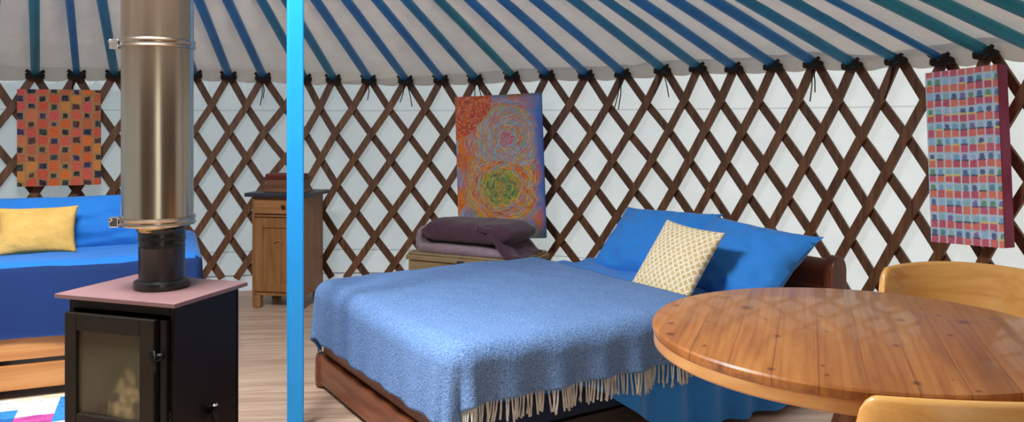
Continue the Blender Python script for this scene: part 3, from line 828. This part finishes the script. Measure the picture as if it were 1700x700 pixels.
# mauve blanket: folded flat below and turned up round the left end of the maroon one
def strip(path, y0, y1, t, seed, namefn=None):
    """thick cloth following a path in x-z, with soft edges across y"""
    P = [Vector((p[0], 0, p[1])) for p in path]
    return P
ml = MB()
prof = []
outer = [(.80, .452), (.45, .452), (.16, .452), (.105, .458), (.075, .485), (.072, .54), (.088, .60), (.12, .632), (.17, .64)]
inner = [(.17, .622), (.135, .612), (.113, .59), (.105, .54), (.112, .515), (.15, .512), (.30, .514), (.50, .512), (.66, .498), (.80, .47)]
outl = outer+inner
def mfn(u, v):
    n = len(outl); k = u*n; i = int(k) % n; f = k-int(k)
    a, b = outl[i], outl[(i+1) % n]
    yy = .02+.40*v; rim = 1-.5*(1-sm(0, .06, v)*sm(1, .94, v))
    cx, cz = .44, .50
    x = a[0]+(b[0]-a[0])*f; z = a[1]+(b[1]-a[1])*f
    z = .452+(z-.452)*(1) if z < .455 else z+.006*nz3(x*9, yy*9)
    return Vector((x+.006*nz3(z*14, yy*9, 3.), yy+.01*nz3(x*6, z*6)*(1 if v < .1 else 0), z))
ml.grid(mfn, 76, 16, closed_u=True)
W_ = 76
ml.f += [tuple(range(W_)), tuple(16*W_+i for i in range(W_))[::-1]]
mo = ml.build('mauve_blanket', M['mauve'], smooth=True, loc=(-.735, 5.60, 0), rotz=cang)
tag(mo, 'pale grey-mauve folded blanket peeping out under the maroon one', 'blanket')
blanket('maroon_blanket', M['maroon'], .118, .80, .0, .43, .525, .145, 'thick dark maroon folded blanket lying on top of the chest', seed=2.)
# loose end of the maroon blanket falls over the right of the stack
o = bpy.data.objects['maroon_blanket']
tl = MB().grid(lambda u, v: Vector((.55+.30*u+.01*nz3(v*4, u*5), .005+.40*v-.035*math.sin(PI*u)*(1 if v < .5 else 0), .64-.19*sm(.25, .95, u)+.014*nz3(u*6, v*5))), 20, 16)
t2 = tl.build('loose_end', M['maroon'], o, smooth=True)
sd = t2.modifiers.new('thick', 'SOLIDIFY'); sd.thickness = .03; sd.offset = 0

# ------------------------------------------------------------------ the bed
BF = (-1.0, 4.15); BL_ = Vector((.85, .53)).normalized(); bang = math.atan2(BL_.y, BL_.x)
BW = 1.5; BLEN = 2.02; ZT = .52
def bed(v, u, z=0.): return on(BF, bang, v, -u, z)     # v along the bed from the foot, u across towards the camera
bedt = thing('double_bed', 'low reddish-brown wooden double bed under blue bedding', 'bed', (BF[0], BF[1], 0), bang)
MB().box(0, .035, -BW+.02, -.02, .025, .165).build('foot_rail', M['bedwood_y'], bedt, bevel=.006)
MB().box(.022, .05, -BW+.05, -.05, .172, .235).build('foot_ledge', M['bedwood_y'], bedt, bevel=.004)
for u in (.035, BW-.16):
    MB().box(.03, BLEN, -u-.015, -u+.015, .03, .165).build('side_rail', M['bedwood'], bedt, bevel=.005)
for u in (.035, BW-.035):
    MB().lathe([(.02, 0), (.042, .01), (.045, .05), (.042, .15), (.036, .168)], 16).build('foot_post', M['bedwood_z'], bedt, smooth=True, loc=(.03, -u, 0), auto=40)
MB().box(.06, BLEN-.02, -BW+.05, -.05, .10, .17).build('slat_base', M['frame_dark'], bedt)
mt_ = MB().box(.055, BLEN-.01, -BW+.045, -.045, .17, .485).build('mattress', M['navy'], bedt, bevel=.04, seg=3)  # shadow under the throw's fringe is put into its navy colour
# scrolled headboard: two end posts with rounded tops and a panel between
def scroll(x0):
    out = [(x0, 0), (x0, .50)]
    out += [(x0+.055-.055*math.cos(a), .62+.075*math.sin(a)) for a in [PI*k/14 for k in range(15)]]
    out += [(x0+.11, .45), (x0+.10, 0)]
    return out
for u in (.0, BW+.03):
    MB().prism(scroll(BLEN), lambda a, b, d: Vector((a, d, b)), -u-.025, -u+.03).build('head_post', M['bedwood_z'], bedt, bevel=.006)
MB().box(BLEN+.03, BLEN+.06, -BW, -.03, .12, .60).build('headboard_panel', M['bedwood_y'], bedt)
MB().tube([(BLEN+.055, -BW-.0, .63), (BLEN+.055, -.02, .63)], .042, 20).build('head_roll', M['bedwood_y'], bedt, smooth=True, auto=50)

rect = (0., BLEN+.01, -BW, 0.)
EB = .075
def over(v):
    return .225+.30*sm(.50, 1.15, v)
def sheet_fn(s, t):
    # s along bed (v), t across: from far side to near side
    v = -.225+(BLEN+.225-.0)*s
    far = .20; near = over(v)-EB
    u = -far+(BW+far+near)*t
    p = drape_map(v, -u, rect, ZT-.018, EB, 0., .020, 31., .03, 1.)
    # pulled creases near the pillows
    k = sm(1.25, 1.5, v)*(1 if 0 < u < BW else 0)
    if p.z > ZT-.06: p.z += .010*k*math.sin(u*16+v*22+2*nz3(u*3, v*3))
    return p
sh = MB().grid(sheet_fn, 130, 130).build('bed_sheet', M['blue_sheet'], smooth=True, loc=(BF[0], BF[1], 0), rotz=bang)
tag(sh, 'bright blue duvet spread on the bed and hanging low at its side', 'bedding')
V1 = 1.31
ZF = .335
near_d = EB*PI/2+(ZT-EB-ZF)
foot_d = EB*PI/2+(ZT-EB-.255)
U0 = -.17; U1 = BW-EB+near_d; V0 = -foot_d+EB
def throw_pt(v, u):
    p = drape_map(v, -u, rect, ZT, EB, .016, .030, 31., .03, 1.)
    return p
def throw_fn(s, t):
    v = V0+(V1-V0)*s
    v += .010*nz3(s*3, t*5)*(1 if s > .9 else 0)+ .03*sm(.6, 1, t)*0
    return throw_pt(v, U0+(U1-U0)*t)
tw = thing('wool_throw', 'mottled blue woollen throw with pale fringe spread over the bed foot', 'throw', (BF[0], BF[1], 0), bang)
to = MB().grid(throw_fn, 150, 170).build('woven_cloth', M['throw'], tw, smooth=True)
sd = to.modifiers.new('thick', 'SOLIDIFY'); sd.thickness = .012; sd.offset = 1
fgm = MB(); nF = 125
for k in range(nF):
    v = V0+.03+(V1-V0-.04)*(k+.5*random.random())/nF
    p = throw_pt(v, U1-.004); p2 = throw_pt(v, U1-.03)
    out = Vector((p.x, p.y))-Vector((p2.x, p2.y))
    a = random.uniform(-.016, .016); L = random.uniform(.078, .10)
    fgm.tube([p+Vector((0, -.004, .004)), p+Vector((a*.4, -.006, -L*.5)), p+Vector((a, -.004, -L))], [.0032, .0036, .0045], 5)
fgm.build('fringe', M['fringe'], tw)

# pillows
uX = bed(0, 1)-bed(0, 0); vX = bed(1, 0)-bed(0, 0); uX.z = vX.z = 0
def bed_pillow(name, m, w, h, t, v, u, zc, lean, roll=0., yaw=0., label='', cat='pillow', group=None, **kw):
    o = pillow_mesh(w, h, t, **kw).build(name, m, smooth=True); weld(o)
    xd = Matrix.Rotation(yaw, 3, 'Z') @ uX
    fwd = Matrix.Rotation(yaw, 3, 'Z') @ vX
    up = Vector((0, 0, 1))*math.cos(lean)+fwd*math.sin(lean)
    x2 = xd*math.cos(roll)+up*math.sin(roll); y2 = -xd*math.sin(roll)+up*math.cos(roll)
    place(o, bed(v, u, zc), x2, y2)
    return tag(o, label, cat, group)
bed_pillow('pillow', M['blue_sheet'], .74, .47, .20, 1.80, .52, .645, .74, roll=.05, label='bright blue pillow at the bed head, far one beside the chest', group='blue pillows on the bed', seed=3., ear=.05, wr=.022)
bed_pillow('pillow', M['blue_sheet'], .70, .48, .22, 1.78, 1.165, .635, .80, roll=-.07, label='bright blue pillow at the bed head, near one by the scrolled headboard', group='blue pillows on the bed', seed=9., ear=.09, wr=.024)
cr = random.Random(2)
def weave_col(u, v):
    x = (u+v*.9)*11; y = (u-v*.9)*11
    a = abs(fr(x)-.5); b = abs(fr(y)-.5)
    base = mix(Cc('#d8b978'), Cc('#c4a05c'), .5+.5*nz3(u*40, v*40))
    if a > .36 or b > .36: base = mix(base, Cc('#f2e8cf'), .85)
    if nz3(u*70, v*70, 4.) > .25: base = mix(base, Cc('#f4ecd8'), .6)
    return base
bed_pillow('patterned_cushion', M['weave'], .41, .40, .11, 1.455, 1.08, .66, .62, roll=-.06, label='cream and gold diamond-patterned cushion leaning on the blue pillows', cat='cushion', seed=5., ear=.02, wr=.004, colfn=weave_col, n=110)

# ------------------------------------------------------------------ round table
TC = (.996, 2.36); TR = .58; TZ = .75
tb = thing('round_table', 'round varnished pine table with plank top in the right foreground', 'table', (TC[0], TC[1], 0), math.radians(-20))
MB().lathe([(.001, TZ-.03), (TR-.003, TZ-.03), (TR, TZ-.022), (TR, TZ-.008), (TR-.004, TZ-.002), (TR-.012, TZ), (.001, TZ)], 128).build('table_top', M['pine_table'], tb, smooth=True, auto=30)
MB().lathe([(TR-.05, TZ-.066), (TR-.010, TZ-.066), (TR-.004, TZ-.060), (TR-.004, TZ-.03), (TR-.05, TZ-.03)], 128, caps=False).build('apron', M['pine_rim'], tb, smooth=True, auto=30)
MB().lathe([(.05, .08), (.075, .10), (.06, .16), (.045, .24), (.075, .36), (.08, .42), (.05, .52), (.045, .60), (.09, .66), (.20, .69), (.20, .72)], 32).build('pedestal', M['cab'], tb, smooth=True)
for k in range(4):
    a = PI/4+k*PI/2; d = Vector((math.cos(a), math.sin(a), 0))
    MB().tube([d*.04+Vector((0, 0, .17)), d*.16+Vector((0, 0, .15)), d*.28+Vector((0, 0, .07)), d*.36+Vector((0, 0, .028))], [.035, .033, .028, .026], 10).build('foot', M['cab'], tb, smooth=True)

# ------------------------------------------------------------------ chairs with a curved back panel
def chair(loc, rot, label, wr=.50, half=.60, zt=.80):
    c = thing('curved_back_chair', label, 'chair', (loc[0], loc[1], 0), rot, 'curved-back pine chairs round the table')
    # local: sits at origin, faces +y; the back arc bows towards -y
    cy = wr-.27
    def panel(u, v):
        # u along the arc, v round the section: front face up, over the top, down the rear
        t = 2*u-1
        a = t*half
        edge = (1-min(1., (1-abs(t))/.14)) if abs(t) > .86 else 0.
        rr = .085*(1-math.sqrt(max(0, 1-edge*edge)))
        top = zt-.018*t*t-rr; bot = .56+.01*t*t+rr
        th_ = .013
        seq = [(-th_, bot), (-th_, (bot+top)/2), (-th_, top-.012), (-th_*.6, top-.003), (0, top), (th_*.6, top-.003), (th_, top-.012), (th_, (bot+top)/2), (th_, bot)]
        k = v*(len(seq)-1); i = min(int(k), len(seq)-2); f = k-i
        dr = seq[i][0]*(1-f)+seq[i+1][0]*f; z = seq[i][1]*(1-f)+seq[i+1][1]*f
        tilt = -.10*(z-.56)
        r = wr+dr
        return Vector((r*math.sin(a), cy-r*math.cos(a)+tilt, z))
    pm = MB().grid(panel, 60, 8)
    w_ = 61
    for q in range(60): pm.f.append((q, q+1, 8*w_+q+1, 8*w_+q))
    pm.f += [tuple(j*w_ for j in range(9)), tuple(j*w_+60 for j in range(9))[::-1]]
    pm.build('backrest', M['chair_wood'], c, smooth=True, auto=60)
    def seat(u, v):
        a = 2*PI*u; r = v
        x = math.copysign(abs(math.cos(a))**.7, math.cos(a))*.225*r; y = math.copysign(abs(math.sin(a))**.7, math.sin(a))*.215*r
        return Vector((x, y, .45-.012*(1-r*r)-.004*r**8))
    s = MB().grid(seat, 48, 8, closed_u=True)
    so = s.build('seat', M['chair_wood'], c, smooth=True); m_ = so.modifiers.new('thick', 'SOLIDIFY'); m_.thickness = .03; m_.offset = -1 if False else 1
    for sx_ in (-1, 1):
        MB().tube([(sx_*.17, -.17, .43), (sx_*.21, -.22, .0)], [.018, .014], 10).build('leg', M['chair_wood_z'], c, smooth=True)
        MB().tube([(sx_*.17, .15, .43), (sx_*.20, .19, .0)], [.018, .014], 10).build('leg', M['chair_wood_z'], c, smooth=True)
        yb = cy-wr*math.cos(.36)
        MB().tube([(sx_*.13, -.185, .43), (sx_*wr*math.sin(.36)*.98, yb+.002, .60)], [.015, .013], 10).build('back_post', M['chair_wood_z'], c, smooth=True)
    return c
# faces the table from behind it / from the camera's side
def chair_at(apex, face, label, **kw):
    d = Vector(face).normalized(); rot = math.atan2(-d.x, d.y)
    loc = Vector(apex)+d*.25
    return chair(loc, rot, label, **kw)
chair_at((1.70, 3.14), (-.10, -1), 'pine chair with curved back on the far side of the table')
chair_at((.995, 1.635), (.05, 1), 'pine chair with curved back at the near edge of the table')

# ------------------------------------------------------------------ light: sky outside, sun through the canvas, crown skylight, open door
wd = bpy.data.worlds.new('sky'); SC.world = wd; wd.use_nodes = True
nt = wd.node_tree; bg = nt.nodes['Background']
tc = N(nt, 'ShaderNodeTexCoord'); sx_ = N(nt, 'ShaderNodeSeparateXYZ'); nt.links.new(tc.outputs['Generated'], sx_.inputs[0])
rp = N(nt, 'ShaderNodeValToRGB'); rp.color_ramp.elements[0].position = .45; rp.color_ramp.elements[1].position = .75
rp.color_ramp.elements[0].color = lin('#e9ecee'); rp.color_ramp.elements[1].color = lin('#c4d8f0')
mr = N(nt, 'ShaderNodeMapRange'); nt.links.new(sx_.outputs[2], mr.inputs['Value']); mr.inputs['From Min'].default_value = -1; mr.inputs['From Max'].default_value = 1
nt.links.new(mr.outputs[0], rp.inputs['Fac']); nt.links.new(rp.outputs[0], bg.inputs['Color'])
bg.inputs['Strength'].default_value = 1.15

def light(name, typ, loc, energy, color=(1, 1, 1), direction=None, **kw):
    l = bpy.data.lights.new(name, typ); l.energy = energy; l.color = color
    for k, v in kw.items(): setattr(l, k, v)
    o = bpy.data.objects.new(name, l); COL.objects.link(o); o.location = loc
    if direction is not None: o.rotation_euler = Vector(direction).to_track_quat('-Z', 'Y').to_euler()
    return o
light('sun', 'SUN', (6, 6, 6), 3.0, (1, .96, .88), (-.80, -.10, -.55), angle=.03)
light('crown_skylight', 'AREA', (CROWN[0], CROWN[1], ZCR+.12), 250, (.90, .95, 1.0), (0, 0, -1), shape='DISK', size=1.05)
dc = cyl(DOOR_TH, 4.15, 1.0)
light('doorway_daylight', 'AREA', dc, 9, (1, .97, .82), Vector((-math.sin(DOOR_TH), -math.cos(DOOR_TH), 0)), shape='RECTANGLE', size=.95, size_y=1.6)

SC.view_settings.view_transform = 'Standard'
SC.view_settings.look = 'None'
SC.view_settings.exposure = 0.0
SC.cycles.use_denoising = True
SC.cycles.max_bounces = 10; SC.cycles.diffuse_bounces = 5; SC.cycles.transmission_bounces = 8
SC.cycles.sample_clamp_indirect = 6.
